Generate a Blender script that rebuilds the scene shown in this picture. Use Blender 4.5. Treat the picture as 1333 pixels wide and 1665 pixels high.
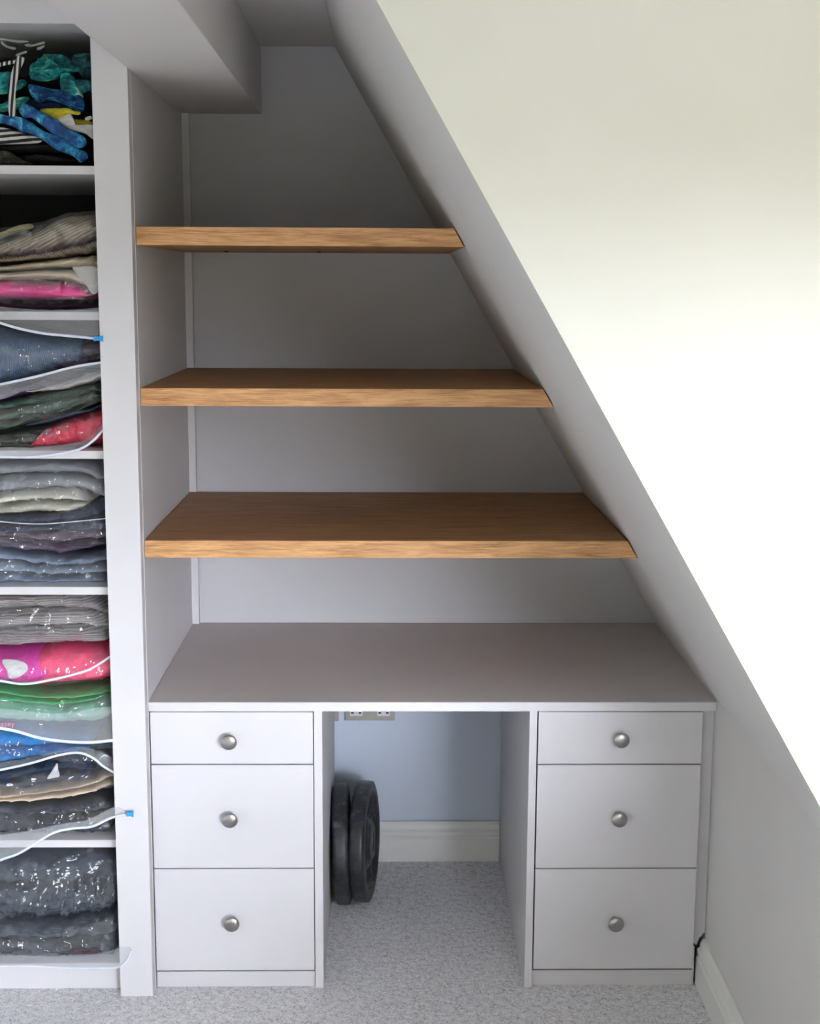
import bpy, bmesh, math, random
from mathutils import Vector, Matrix, noise

for o in list(bpy.data.objects):
    bpy.data.objects.remove(o)
sc = bpy.context.scene
COL = sc.collection

# ------------------------------------------------------------------ camera
FPX = 2225.86
CAM = Vector((0.5519, -3.0848, 1.688))
ROT = (Matrix.Rotation(-0.0182, 3, 'Z') @ Matrix.Rotation(math.pi / 2 - 0.1661, 3, 'X') @ Matrix.Rotation(0.0053, 3, 'Z'))
cd = bpy.data.cameras.new('camera')
cd.sensor_fit = 'AUTO'
cd.sensor_width = 36.0
cd.lens = FPX / 1665 * 36.0
cd.clip_start = 0.05
cam = bpy.data.objects.new('camera', cd)
cam.matrix_world = Matrix.Translation(CAM) @ ROT.to_4x4()
COL.objects.link(cam)
sc.camera = cam

# ------------------------------------------------------------------ world, light, exposure
sc.view_settings.view_transform = 'Standard'
sc.view_settings.look = 'None'
sc.view_settings.gamma = 1.0
sc.view_settings.use_curve_mapping = False
sc.view_settings.exposure = 0.0
SKY = 57.0
GREEN = 2.6
w = bpy.data.worlds.new('world')
sc.world = w
w.use_nodes = True
nt = w.node_tree
nt.nodes.clear()
wo = nt.nodes.new('ShaderNodeOutputWorld')
bg = nt.nodes.new('ShaderNodeBackground')
tc = nt.nodes.new('ShaderNodeTexCoord')
sx = nt.nodes.new('ShaderNodeSeparateXYZ')
rp = nt.nodes.new('ShaderNodeValToRGB')
nt.links.new(tc.outputs['Generated'], sx.inputs[0])
nt.links.new(sx.outputs[2], rp.inputs[0])
# overcast sky above a line of trees and a lawn (elevation = sine of the angle above the horizon)
el = rp.color_ramp.elements
el[0].position = 0.0
el[0].color = (0.022, 0.023, 0.008, 1)
el[1].position = 0.008
el[1].color = (0.026, 0.027, 0.010, 1)
e = el.new(0.035); e.color = (0.84, 0.885, 1.0, 1)
e = el.new(0.8); e.color = (0.72, 0.81, 1.0, 1)
nt.links.new(rp.outputs[0], bg.inputs[0])
bg.inputs[1].default_value = SKY
nt.links.new(bg.outputs[0], wo.inputs[0])

# daylight enters through the dormer window (portal at the opening)
WX, WY0, WY1, WZ0, WZ1 = 2.60, -2.10, -1.40, 0.95, 2.00
ld = bpy.data.lights.new('window_daylight', 'AREA')
ld.shape = 'RECTANGLE'
ld.size = WY1 - WY0
ld.size_y = WZ1 - WZ0
ld.cycles.is_portal = True
lo = bpy.data.objects.new('window_daylight', ld)
lo.matrix_world = Matrix.Translation((WX + 0.02, (WY0 + WY1) / 2, (WZ0 + WZ1) / 2)) @ (Matrix(((0, 0, 1), (1, 0, 0), (0, 1, 0)))).to_4x4()
COL.objects.link(lo)
# and through an unseen rear-wall opening, added and sized for frontal light
RY, RX0, RX1, RZ0, RZ1 = -4.70, 1.60, 3.45, 0.12, 1.95
ld = bpy.data.lights.new('rear_fill_daylight', 'AREA')
ld.shape = 'RECTANGLE'
ld.size = RX1 - RX0
ld.size_y = RZ1 - RZ0
ld.cycles.is_portal = True
lo = bpy.data.objects.new('rear_fill_daylight', ld)
lo.matrix_world = Matrix.Translation(((RX0 + RX1) / 2, RY - 0.02, (RZ0 + RZ1) / 2)) @ Matrix.Rotation(-math.pi / 2, 4, 'X')
COL.objects.link(lo)
# and through a further unseen opening, added to brighten the alcove's side panel
QX, QY0, QY1, QZ0, QZ1 = 3.60, -4.55, -3.20, 0.20, 1.95
ld = bpy.data.lights.new('side_fill_daylight', 'AREA')
ld.shape = 'RECTANGLE'
ld.size = QY1 - QY0
ld.size_y = QZ1 - QZ0
ld.cycles.is_portal = True
lo = bpy.data.objects.new('side_fill_daylight', ld)
lo.matrix_world = Matrix.Translation((QX + 0.02, (QY0 + QY1) / 2, (QZ0 + QZ1) / 2)) @ (Matrix(((0, 0, 1), (1, 0, 0), (0, 1, 0)))).to_4x4()
COL.objects.link(lo)

# ------------------------------------------------------------------ dimensions (metres)
D = 0.7535            # depth of the alcove
ZW = 0.72             # worktop height
TW = 0.0219
XR = 1.332            # knee wall
SA, SB = 3.0217, 1.7234   # roof slope: x = (SA - z) / SB
YB = -0.98            # dormer cheek
ZC, ZB, XB = 2.3119, 2.135, 0.2148
XP = -0.0785          # wardrobe stile
YP = -0.035
def slope_x(z): return (SA - z) / SB
ZK = SA - SB * XR     # top of knee wall

def at(px, py, Y):
    """world point on the plane y = Y seen at a pixel of the photograph"""
    d = ROT @ Vector(((px - 666.5) / FPX, -(py - 832.5) / FPX, -1.0))
    return CAM + d * ((Y - CAM.y) / d.y)

# ------------------------------------------------------------------ materials
def newmat(name):
    m = bpy.data.materials.new(name)
    m.use_nodes = True
    t = m.node_tree
    return m, t, t.nodes['Principled BSDF'], t.nodes, t.links
def coords(t, scale=(1, 1, 1), rot=(0, 0, 0)):
    g = t.nodes.new('ShaderNodeNewGeometry')
    mp = t.nodes.new('ShaderNodeMapping')
    mp.inputs['Scale'].default_value = scale
    mp.inputs['Rotation'].default_value = rot
    t.links.new(g.outputs['Position'], mp.inputs[0])
    return mp.outputs[0]
def tex_noise(t, vec, scale, detail=3, rough=0.5, dist=0.0):
    n = t.nodes.new('ShaderNodeTexNoise')
    n.inputs['Scale'].default_value = scale
    n.inputs['Detail'].default_value = detail
    n.inputs['Roughness'].default_value = rough
    n.inputs['Distortion'].default_value = dist
    t.links.new(vec, n.inputs['Vector'])
    return n.outputs[0]
def ramp(t, fac, stops):
    r = t.nodes.new('ShaderNodeValToRGB')
    e = r.color_ramp.elements
    e[0].position = stops[0][0]; e[0].color = (*stops[0][1], 1)
    e[1].position = stops[-1][0]; e[1].color = (*stops[-1][1], 1)
    for p, c in stops[1:-1]:
        k = e.new(p); k.color = (*c, 1)
    t.links.new(fac, r.inputs[0])
    return r.outputs[0]
def bump(t, b, h, strength, dist=0.002):
    n = t.nodes.new('ShaderNodeBump')
    n.inputs['Strength'].default_value = strength
    n.inputs['Distance'].default_value = dist
    t.links.new(h, n.inputs['Height'])
    t.links.new(n.outputs[0], b.inputs['Normal'])

def paint(name, col, rough=0.55, spec=0.35):
    m, t, b, N, L = newmat(name)
    n = tex_noise(t, coords(t), 260, 4, 0.6)
    n2 = tex_noise(t, coords(t), 3.0, 2)
    c2 = tuple(x * 0.965 for x in col)
    L.new(ramp(t, n2, [(0.35, col), (0.65, c2)]), b.inputs['Base Color'])
    b.inputs['Roughness'].default_value = rough
    b.inputs['Specular IOR Level'].default_value = spec
    bump(t, b, n, 0.10, 0.0006)
    return m

def oak(name, dark=(0.36, 0.17, 0.060), light=(0.63, 0.35, 0.155), fine=True, zs=1.0):
    m, t, b, N, L = newmat(name)
    v = coords(t, (1.2, 10, 10 * zs))
    a = tex_noise(t, v, 6.0, 6, 0.65, 0.6)
    v2 = coords(t, (2.4, 90, 130))
    f = tex_noise(t, v2, 5.0, 4, 0.7)
    mx = N.new('ShaderNodeMix'); mx.data_type = 'FLOAT'
    mx.inputs[0].default_value = 0.55
    L.new(a, mx.inputs[2]); L.new(f, mx.inputs[3])
    mid = tuple((x + y) / 2 for x, y in zip(dark, light))
    L.new(ramp(t, mx.outputs[0], [(0.38, dark), (0.47, mid), (0.56, light)]), b.inputs['Base Color'])
    b.inputs['Roughness'].default_value = 0.5
    b.inputs['Specular IOR Level'].default_value = 0.3
    bump(t, b, f, 0.25, 0.0008)
    return m

def carpet():
    m, t, b, N, L = newmat('carpet')
    n = tex_noise(t, coords(t), 210, 4, 0.8)
    n2 = tex_noise(t, coords(t), 60, 3, 0.6)
    mx = N.new('ShaderNodeMix'); mx.data_type = 'FLOAT'
    mx.inputs[0].default_value = 0.3
    L.new(n, mx.inputs[2]); L.new(n2, mx.inputs[3])
    L.new(ramp(t, mx.outputs[0], [(0.37, (0.30, 0.29, 0.31)), (0.46, (0.76, 0.75, 0.77)), (0.57, (0.98, 0.965, 0.98))]), b.inputs['Base Color'])
    b.inputs['Roughness'].default_value = 1.0
    b.inputs['Specular IOR Level'].default_value = 0.05
    bump(t, b, n, 0.45, 0.004)
    return m

def fabric(name, col, var=0.25, rib=None, ribscale=160, ribstr=0.8, rough=0.9, mottle=9, sheen=0.0):
    """rib: rotation of the rib direction in the x-z plane (radians), or None"""
    m, t, b, N, L = newmat(name)
    n = tex_noise(t, coords(t), mottle * 4, 4, 0.7)
    wv = tex_noise(t, coords(t), 900, 2, 0.7)
    c0 = tuple(x * (1 - var) for x in col)
    c1 = tuple(min(1, x * (1 + var)) for x in col)
    colr = ramp(t, n, [(0.3, c0), (0.5, col), (0.7, c1)])
    h = wv
    if rib is not None:
        wt = N.new('ShaderNodeTexWave')
        wt.bands_direction = 'Z'
        wt.inputs['Scale'].default_value = ribscale / 6.2832
        wt.inputs['Distortion'].default_value = 1.6
        wt.inputs['Detail Scale'].default_value = 0.4
        L.new(coords(t, (1, 1, 1), (0, rib, 0)), wt.inputs['Vector'])
        dk = N.new('ShaderNodeMix'); dk.data_type = 'RGBA'; dk.blend_type = 'MULTIPLY'
        dk.inputs[0].default_value = 0.75
        L.new(colr, dk.inputs[6])
        L.new(ramp(t, wt.outputs[1], [(0.15, (0.45, 0.42, 0.40)), (0.55, (1, 1, 1))]), dk.inputs[7])
        colr = dk.outputs[2]
        h = wt.outputs[1]
    L.new(colr, b.inputs['Base Color'])
    b.inputs['Roughness'].default_value = rough
    b.inputs['Specular IOR Level'].default_value = 0.2
    b.inputs['Sheen Weight'].default_value = sheen
    bump(t, b, h, ribstr if rib is not None else 0.25, 0.0015)
    return m

def tiedye(name, stops, scale=16):
    m, t, b, N, L = newmat(name)
    n = tex_noise(t, coords(t), scale * 1.6, 5, 0.65, 0.5)
    L.new(ramp(t, n, stops), b.inputs['Base Color'])
    b.inputs['Roughness'].default_value = 0.7
    bump(t, b, tex_noise(t, coords(t, (1, 1, 1.8), (0, 0.6, 0)), 42, 4, 0.6, 1.0), 0.9, 0.010)
    return m

def stripes(name, angle, scale, a=(0.008, 0.008, 0.01), c=(0.62, 0.60, 0.56), lo=0.5, hi=0.56):
    m, t, b, N, L = newmat(name)
    wt = N.new('ShaderNodeTexWave')
    wt.bands_direction = 'Z'
    wt.inputs['Scale'].default_value = scale
    wt.inputs['Distortion'].default_value = 0.8
    wt.inputs['Detail Scale'].default_value = 0.3
    L.new(coords(t, (1, 1, 1), (0, angle, 0)), wt.inputs['Vector'])
    L.new(ramp(t, wt.outputs[1], [(lo, a), (hi, c)]), b.inputs['Base Color'])
    b.inputs['Roughness'].default_value = 0.75
    return m

def plastic_film(name, haze=0.025, gloss=0.17, tint=(0.93, 0.96, 1.0), bscale=22, bs=0.55):
    m, t, b, N, L = newmat(name)
    N.remove(b)
    out = [n for n in N if n.type == 'OUTPUT_MATERIAL'][0]
    tr = N.new('ShaderNodeBsdfTransparent'); tr.inputs[0].default_value = (0.97, 0.98, 1.0, 1)
    df = N.new('ShaderNodeBsdfDiffuse'); df.inputs[0].default_value = (*tint, 1)
    gl = N.new('ShaderNodeBsdfGlossy'); gl.inputs['Roughness'].default_value = 0.17
    gl.inputs[0].default_value = (1, 1, 1, 1)
    fr = N.new('ShaderNodeLayerWeight'); fr.inputs[0].default_value = 0.12
    h = tex_noise(t, coords(t, (0.55, 1, 2.3), (0, 0.42, 0)), bscale, 2, 0.45, 1.3)
    bp = N.new('ShaderNodeBump'); bp.inputs['Strength'].default_value = bs; bp.inputs['Distance'].default_value = 0.012
    vo = N.new('ShaderNodeTexVoronoi'); vo.inputs['Scale'].default_value = 24
    nv = N.new('ShaderNodeTexNoise'); nv.inputs['Scale'].default_value = 14
    mv = N.new('ShaderNodeMix'); mv.data_type = 'RGBA'; mv.blend_type = 'ADD'; mv.inputs[0].default_value = 0.12
    pc = coords(t, (0.5, 1, 1.9), (0, -0.6, 0))
    L.new(pc, nv.inputs['Vector']); L.new(pc, mv.inputs[6]); L.new(nv.outputs['Color'], mv.inputs[7])
    L.new(mv.outputs[2], vo.inputs['Vector'])
    ad = N.new('ShaderNodeMath'); ad.operation = 'MULTIPLY_ADD'; ad.inputs[1].default_value = 0.45
    L.new(vo.outputs['Distance'], ad.inputs[0]); L.new(h, ad.inputs[2])
    L.new(ad.outputs[0], bp.inputs['Height'])
    L.new(bp.outputs[0], gl.inputs['Normal']); L.new(bp.outputs[0], fr.inputs['Normal'])
    m1 = N.new('ShaderNodeMixShader'); m1.inputs[0].default_value = haze
    L.new(tr.outputs[0], m1.inputs[1]); L.new(df.outputs[0], m1.inputs[2])
    mr = N.new('ShaderNodeMapRange')
    mr.inputs[3].default_value = gloss * 0.5; mr.inputs[4].default_value = 0.40
    L.new(fr.outputs['Facing'], mr.inputs[0])
    m2 = N.new('ShaderNodeMixShader')
    L.new(mr.outputs[0], m2.inputs[0])
    L.new(m1.outputs[0], m2.inputs[1]); L.new(gl.outputs[0], m2.inputs[2])
    L.new(m2.outputs[0], out.inputs['Surface'])
    return m

def simple(name, col, rough=0.5, metal=0.0, spec=0.5, nz=0, ns=0.2):
    m, t, b, N, L = newmat(name)
    n = tex_noise(t, coords(t), nz or 40, 3)
    L.new(ramp(t, n, [(0.3, tuple(x * 0.9 for x in col)), (0.7, col)]), b.inputs['Base Color'])
    b.inputs['Roughness'].default_value = rough
    b.inputs['Metallic'].default_value = metal
    b.inputs['Specular IOR Level'].default_value = spec
    if nz: bump(t, b, n, ns, 0.001)
    return m

M = {}
M['joinery'] = paint('joinery_paint', (0.70, 0.68, 0.69), 0.42)
M['worktop'] = paint('joinery_paint_lightened', (0.74, 0.69, 0.69), 0.38)  # same paint as the joinery, lightened to make up for missing light
M['wall'] = paint('wall_paint', (0.74, 0.72, 0.71), 0.7)
M['cheek'] = paint('dormer_paint', (0.73, 0.735, 0.66), 0.7)
M['kneewall'] = paint('blue_grey_paint', (0.68, 0.745, 0.86), 0.7)
M['room_dark'] = paint('dimmed_room_paint', (0.22, 0.22, 0.20), 0.8)  # for an unseen wall, darkened to cut bounce onto the dormer cheek
M['room'] = paint('room_paint', (0.75, 0.755, 0.66), 0.8)
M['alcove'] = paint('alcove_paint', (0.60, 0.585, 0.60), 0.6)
M['skirt'] = paint('skirting_gloss', (0.88, 0.88, 0.84), 0.35)
M['oak'] = oak('oak_shaded', (0.26, 0.115, 0.040), (0.46, 0.245, 0.10), zs=1)  # darker than the edge: the shade on the boards is in the colour
M['oak_edge'] = oak('oak_edge', (0.30, 0.13, 0.04), (0.74, 0.415, 0.185))
M['carpet'] = carpet()
M['nickel'] = simple('brushed_nickel', (0.40, 0.39, 0.375), 0.30, 1.0)
M['socket_metal'] = simple('socket_metal', (0.45, 0.42, 0.38), 0.4, 0.8)
M['socket_white'] = simple('socket_white', (0.82, 0.83, 0.84), 0.35)
M['dark'] = simple('dark_part_shade', (0.02, 0.02, 0.022), 0.8)  # near-black for screws and slots, also standing in for shade in recesses
m, t_, b_, N_, L_ = newmat('black_rubber')
L_.new(ramp(t_, tex_noise(t_, coords(t_), 26, 6, 0.75), [(0.42, (0.012, 0.013, 0.015)), (0.56, (0.030, 0.033, 0.038)), (0.68, (0.12, 0.12, 0.12))]), b_.inputs['Base Color'])
b_.inputs['Roughness'].default_value = 0.42
bump(t_, b_, tex_noise(t_, coords(t_), 90, 4, 0.7), 0.6, 0.001)
M['rubber'] = m
M['zip'] = simple('zip_plastic', (0.78, 0.83, 0.92), 0.3)
M['slider'] = simple('blue_plastic', (0.02, 0.30, 0.72), 0.35)
M['film'] = plastic_film('bag_film')
M['film_hazy'] = plastic_film('bag_film_hazy', 0.20, 0.16)
M['pvc'] = simple('window_plastic', (0.8, 0.8, 0.8), 0.4)

# ------------------------------------------------------------------ mesh helpers
def finish(name, bm, mat, parent=None, smooth=False, bevel=0.0, recalc=True):
    if bevel:
        bmesh.ops.bevel(bm, geom=[e for e in bm.edges], offset=bevel, segments=2, affect='EDGES', profile=0.6)
    if recalc: bmesh.ops.recalc_face_normals(bm, faces=bm.faces)
    me = bpy.data.meshes.new(name)
    bm.to_mesh(me); bm.free()
    if smooth:
        for p in me.polygons: p.use_smooth = True
    me.materials.append(mat)
    o = bpy.data.objects.new(name, me)
    COL.objects.link(o)
    if parent is not None:
        o.parent = parent
        o.matrix_parent_inverse = Matrix.Translation(parent.location).inverted() if parent.type == 'EMPTY' else Matrix.Identity(4)
    return o
def box_bm(bm, x0, x1, y0, y1, z0, z1):
    vs = [bm.verts.new((x, y, z)) for x in (x0, x1) for y in (y0, y1) for z in (z0, z1)]
    for f in ((0, 1, 3, 2), (4, 6, 7, 5), (0, 4, 5, 1), (2, 3, 7, 6), (0, 2, 6, 4), (1, 5, 7, 3)):
        bm.faces.new([vs[i] for i in f])
def box(name, x0, x1, y0, y1, z0, z1, mat, parent=None, bevel=0.0):
    bm = bmesh.new(); box_bm(bm, x0, x1, y0, y1, z0, z1)
    return finish(name, bm, mat, parent, bevel=bevel)
def prism_bm(bm, pts, y0, y1):
    """pts: (x, z) polygon, extruded in y"""
    a = [bm.verts.new((x, y0, z)) for x, z in pts]
    b = [bm.verts.new((x, y1, z)) for x, z in pts]
    bm.faces.new(a); bm.faces.new(b[::-1])
    n = len(pts)
    for i in range(n):
        bm.faces.new((a[i], b[i], b[(i + 1) % n], a[(i + 1) % n]))
def prism(name, pts, y0, y1, mat, parent=None, bevel=0.0):
    bm = bmesh.new(); prism_bm(bm, pts, y0, y1)
    return finish(name, bm, mat, parent, bevel=bevel)
def empty(name, loc, label, cat, group=None):
    o = bpy.data.objects.new(name, None)
    o.location = loc
    o.empty_display_size = 0.05
    COL.objects.link(o)
    tag(o, label, cat, group)
    return o
def tag(o, label, cat, group=None):
    o['label'] = label; o['category'] = cat
    if group: o['group'] = group
    return o
def struct(o, label=None):
    o['kind'] = 'structure'
    if label: o['label'] = label
    return o

# ------------------------------------------------------------------ room shell
def build_floor():
    # visible part of the carpet as a fine uneven pile, the rest flat
    bm = bmesh.new()
    rng = random.Random(3)
    x0, x1, y0, y1, st = -0.75, 1.34, -0.62, 0.77, 0.0065
    nx, ny = int((x1 - x0) / st), int((y1 - y0) / st)
    g = [[bm.verts.new((x0 + (x1 - x0) * i / nx + rng.uniform(-.002, .002) * (0 < i < nx), y0 + (y1 - y0) * j / ny,
                        rng.uniform(-0.0012, 0.0010) if 0 < i < nx and 0 < j < ny else -0.001)) for j in range(ny + 1)] for i in range(nx + 1)]
    for i in range(nx):
        for j in range(ny):
            bm.faces.new((g[i][j], g[i + 1][j], g[i + 1][j + 1], g[i][j + 1]))
    box_bm(bm, -2.0, 3.7, -4.8, 0.9, -0.1, -0.004)
    box_bm(bm, -2.0, 3.7, -4.8, y0, -0.05, -0.001)
    box_bm(bm, -2.0, x0, y0, 0.9, -0.05, -0.001)
    return finish('floor', bm, M['carpet'], recalc=False, smooth=False)
struct(build_floor(), 'speckled grey short pile carpet')
struct(box('wall_back', -2.0, 2.05, D + 0.006, D + 0.12, 0, 2.6, M['kneewall']), 'pale painted back wall of the alcove')
# lining board over the back wall above the desk, right of the scribe strip
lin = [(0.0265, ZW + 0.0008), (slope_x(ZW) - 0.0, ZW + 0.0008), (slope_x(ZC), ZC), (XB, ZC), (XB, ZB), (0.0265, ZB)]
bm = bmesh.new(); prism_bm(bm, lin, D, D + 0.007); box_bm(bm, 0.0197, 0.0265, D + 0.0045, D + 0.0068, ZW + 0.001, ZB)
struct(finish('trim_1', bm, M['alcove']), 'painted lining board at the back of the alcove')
struct(box('trim_2', 0.0, 0.0195, D - 0.0141, D + 0.007, ZW, ZB, M['joinery'], bevel=0.0008), 'thin vertical scribe strip in the left corner')
struct(box('ceiling', -2.0, 3.7, -4.8, 0.9, ZC, ZC + 0.1, M['wall']))
bm = bmesh.new()
box_bm(bm, XR, XR + 0.1, YB, 0.9, 0, ZK)
struct(finish('wall_right', bm, M['wall']), 'low knee wall on the right')
struct(prism('wall_sloped', [(XR + 0.1, ZK), (XR, ZK), (slope_x(ZC), ZC), (slope_x(ZC) + 0.12, ZC), (XR + 0.12, ZK + 0.05)], YB + 0.05, 0.9, M['wall']), 'sloping underside of the roof above the alcove')
struct(prism('wall_dormer', [(XR, ZK), (slope_x(ZC), ZC), (WX + 0.1, ZC), (WX + 0.1, ZK)], YB, YB + 0.05, M['cheek']), 'bright painted dormer cheek wall with a diagonal lower edge')
bm = bmesh.new()
box_bm(bm, 0.0, XB, -4.7, D + 0.006, ZB, ZC + 0.001)
struct(finish('ceiling_beam', bm, M['wall'], bevel=0.002), 'boxed-in beam running along the ceiling')
# unseen remainder of the room
bm = bmesh.new()
box_bm(bm, -2.0, -1.9, -4.8, 0.8, 0, 2.4)
struct(finish('wall_left', bm, M['room']))
bm = bmesh.new()
box_bm(bm, -2.0, RX0, RY - 0.1, RY, 0, 2.4)
box_bm(bm, RX1, 3.7, RY - 0.1, RY, 0, 2.4)
box_bm(bm, RX0, RX1, RY - 0.1, RY, 0, RZ0)
box_bm(bm, RX0, RX1, RY - 0.1, RY, RZ1, 2.4)
struct(finish('wall_rear', bm, M['room']))
bm = bmesh.new()
for xx in (RX0, (RX0 + RX1) / 2 - 0.03, RX1 - 0.05):
    box_bm(bm, xx, xx + 0.05, RY - 0.07, RY - 0.02, RZ0, RZ1)
box_bm(bm, RX0, RX1, RY - 0.07, RY - 0.02, RZ0, RZ0 + 0.06)
box_bm(bm, RX0, RX1, RY - 0.07, RY - 0.02, RZ1 - 0.05, RZ1)
struct(finish('added_rear_window', bm, M['pvc']))  # frame of the added rear opening
bm = bmesh.new()
box_bm(bm, WX, WX + 0.1, -3.0, WY0, 0, 2.4)
box_bm(bm, WX, 3.7, -3.1, -3.0, 0, 2.4)
box_bm(bm, QX, QX + 0.1, -4.8, QY0, 0, 2.4)  # wall left open here for the added side light
box_bm(bm, QX, QX + 0.1, QY1, -3.0, 0, 2.4)
box_bm(bm, QX, QX + 0.1, QY0, QY1, 0, QZ0)
box_bm(bm, QX, QX + 0.1, QY0, QY1, QZ1, 2.4)
box_bm(bm, WX, WX + 0.1, WY1, YB + 0.05, 0, 2.4)
box_bm(bm, WX, WX + 0.1, WY0, WY1, 0, WZ0)
box_bm(bm, WX, WX + 0.1, WY0, WY1, WZ1, 2.4)
struct(finish('wall_window', bm, M['room_dark']))
bm = bmesh.new()
box_bm(bm, XR, WX, -3.0, YB, 0, ZK + 0.02)
struct(finish('trim_3', bm, M['oak']), 'deep ledge below the dormer window')  # dark wood chosen to cut bounce onto the dormer cheek
bm = bmesh.new()
for yy in (WY0, (WY0 + WY1) / 2 - 0.03, WY1 - 0.05):
    box_bm(bm, WX + 0.02, WX + 0.07, yy, yy + 0.05, WZ0, WZ1)
box_bm(bm, WX + 0.02, WX + 0.07, WY0, WY1, WZ0, WZ0 + 0.05)
box_bm(bm, WX + 0.02, WX + 0.07, WY0, WY1, WZ1 - 0.05, WZ1)
struct(finish('window_1', bm, M['pvc']))

# skirting boards
def skirt_profile():
    H = 0.118
    return [(0, 0), (0.020, 0), (0.020, 0.070), (0.0165, 0.0745), (0.0165, 0.077), (0.0185, 0.080), (0.0185, 0.091), (0.0145, 0.095),
            (0.0125, 0.097), (0.0125, 0.104), (0.010, 0.111), (0.005, H), (0, H)]
def skirting(name, run):
    bm = bmesh.new()
    a = [bm.verts.new(run(d, z, 0)) for d, z in skirt_profile()]
    b = [bm.verts.new(run(d, z, 1)) for d, z in skirt_profile()]
    bm.faces.new(a); bm.faces.new(b[::-1])
    n = len(a)
    for i in range(n):
        bm.faces.new((a[i], b[i], b[(i + 1) % n], a[(i + 1) % n]))
    return struct(finish(name, bm, M['skirt']))
skirting('baseboard_back', lambda d, z, t: (0.4065 + t * (0.8905 - 0.4065), D + 0.006 - 0.012 - d * 1.0 + 0.0, z))['label'] = 'moulded cream skirting board under the desk'
skirting('baseboard_right', lambda d, z, t: (XR - d * 1.05, 0.014 + t * (YB - 0.014 - 0.4), z))['label'] = 'moulded cream skirting board along the knee wall'
bpy.data.objects['baseboard_back'].location.y = 0.006

# ------------------------------------------------------------------ wardrobe
def zat(py, Y=0.0, px=100): return at(px, py, Y).z
WL = -0.66
wd = empty('wardrobe', (-0.35, 0.35, 0), 'pale grey open wardrobe of shelves left of the desk alcove', 'wardrobe')
box('stile', XP, -0.0012, YP, -0.001, 0, ZC - 0.001, M['joinery'], wd, bevel=0.001)
box('side_panel', -0.050, 0.0, 0.0, D + 0.003, 0, ZC - 0.001, M['joinery'], wd)
box('side_panel', WL - 0.02, WL, -0.035, D + 0.003, 0, ZC - 0.001, M['joinery'], wd)
box('back_panel', WL + 0.001, -0.052, D - 0.012, D + 0.003, 0.01, ZC - 0.002, M['dark'], wd)  # near-black colour stands in for deep shade behind the clothes
hz = at(60, 38, -0.02).z
box('header', WL + 0.002, XP - 0.001, -0.020, -0.001, hz, ZC - 0.001, M['joinery'], wd, bevel=0.001)
box('top_panel', WL + 0.002, -0.052, 0.0, D - 0.014, hz + 0.002, hz + 0.020, M['joinery'], wd)
SH = {}
for k, (t_, b_) in {'a': (269.5, 283.5), 'b': (507, 521), 'c': (733, 746.5), 'd': (954.5, 961.5), 'e': (1366, 1380), 'f': (1566, 1578)}.items():
    z1 = zat(t_); z0 = zat(b_)
    z0 = z1 - 0.018
    SH[k] = z1
    bm = bmesh.new()
    box_bm(bm, WL + 0.002, -0.051, 0.0, D - 0.014, z0, z1)
    finish('shelf', bm, M['joinery'], wd)
zp = SH['f'] - 0.019
box('plinth', WL + 0.002, XP - 0.006, 0.004, 0.022, 0, zp, M['joinery'], wd, bevel=0.001)

# ------------------------------------------------------------------ oak shelves
def oak_shelf(z1, th, label):
    r = empty('oak_shelf', (0.5, 0.35, z1 - th), label, 'shelf', 'oak shelves fitted across the alcove')
    z0 = z1 - th
    g = 0.0035
    prism('board', [(0.0015, z0), (slope_x(z0) - g, z0), (slope_x(z1) - g, z1), (0.0015, z1)], 0.0125, D - 0.0145, M['oak'], r)
    prism('front_edge', [(0.0015, z0), (slope_x(z0) - g, z0), (slope_x(z1) - g, z1), (0.0015, z1)], 0.0, 0.012, M['oak_edge'], r, bevel=0.0008)
    return r
oak_shelf(1.1032, 0.0399, 'lowest and longest oak shelf, just above the grey worktop')
oak_shelf(1.4512, 0.0399, 'middle oak shelf of the three in the alcove')
s1 = oak_shelf(1.8063, 0.0399, 'highest and shortest oak shelf, its underside visible')
for px in (368, 518):
    p = at(px, 407, 0.0)
    # screws in the underside, near the back
    x = at(px, 407, 0.55).x
    bm = bmesh.new()
    bmesh.ops.create_cone(bm, cap_ends=True, segments=12, radius1=0.0045, radius2=0.0045, depth=0.003, matrix=Matrix.Translation((x, 0.55, 1.7664 - 0.001)))
    finish('screw', bm, M['dark'], s1)

# ------------------------------------------------------------------ desk
wt = box('worktop', 0.0008, XR - 0.0012, 0.0, D + 0.003, ZW - TW, ZW, M['worktop'], bevel=0.0012)
tag(wt, 'grey painted worktop spanning both drawer units', 'worktop')
lip = box('front_edge', 0.0008, XR - 0.0012, -0.0022, -0.0001, ZW - TW, ZW - 0.0004, M['joinery'], None)
lip.parent = wt

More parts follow.
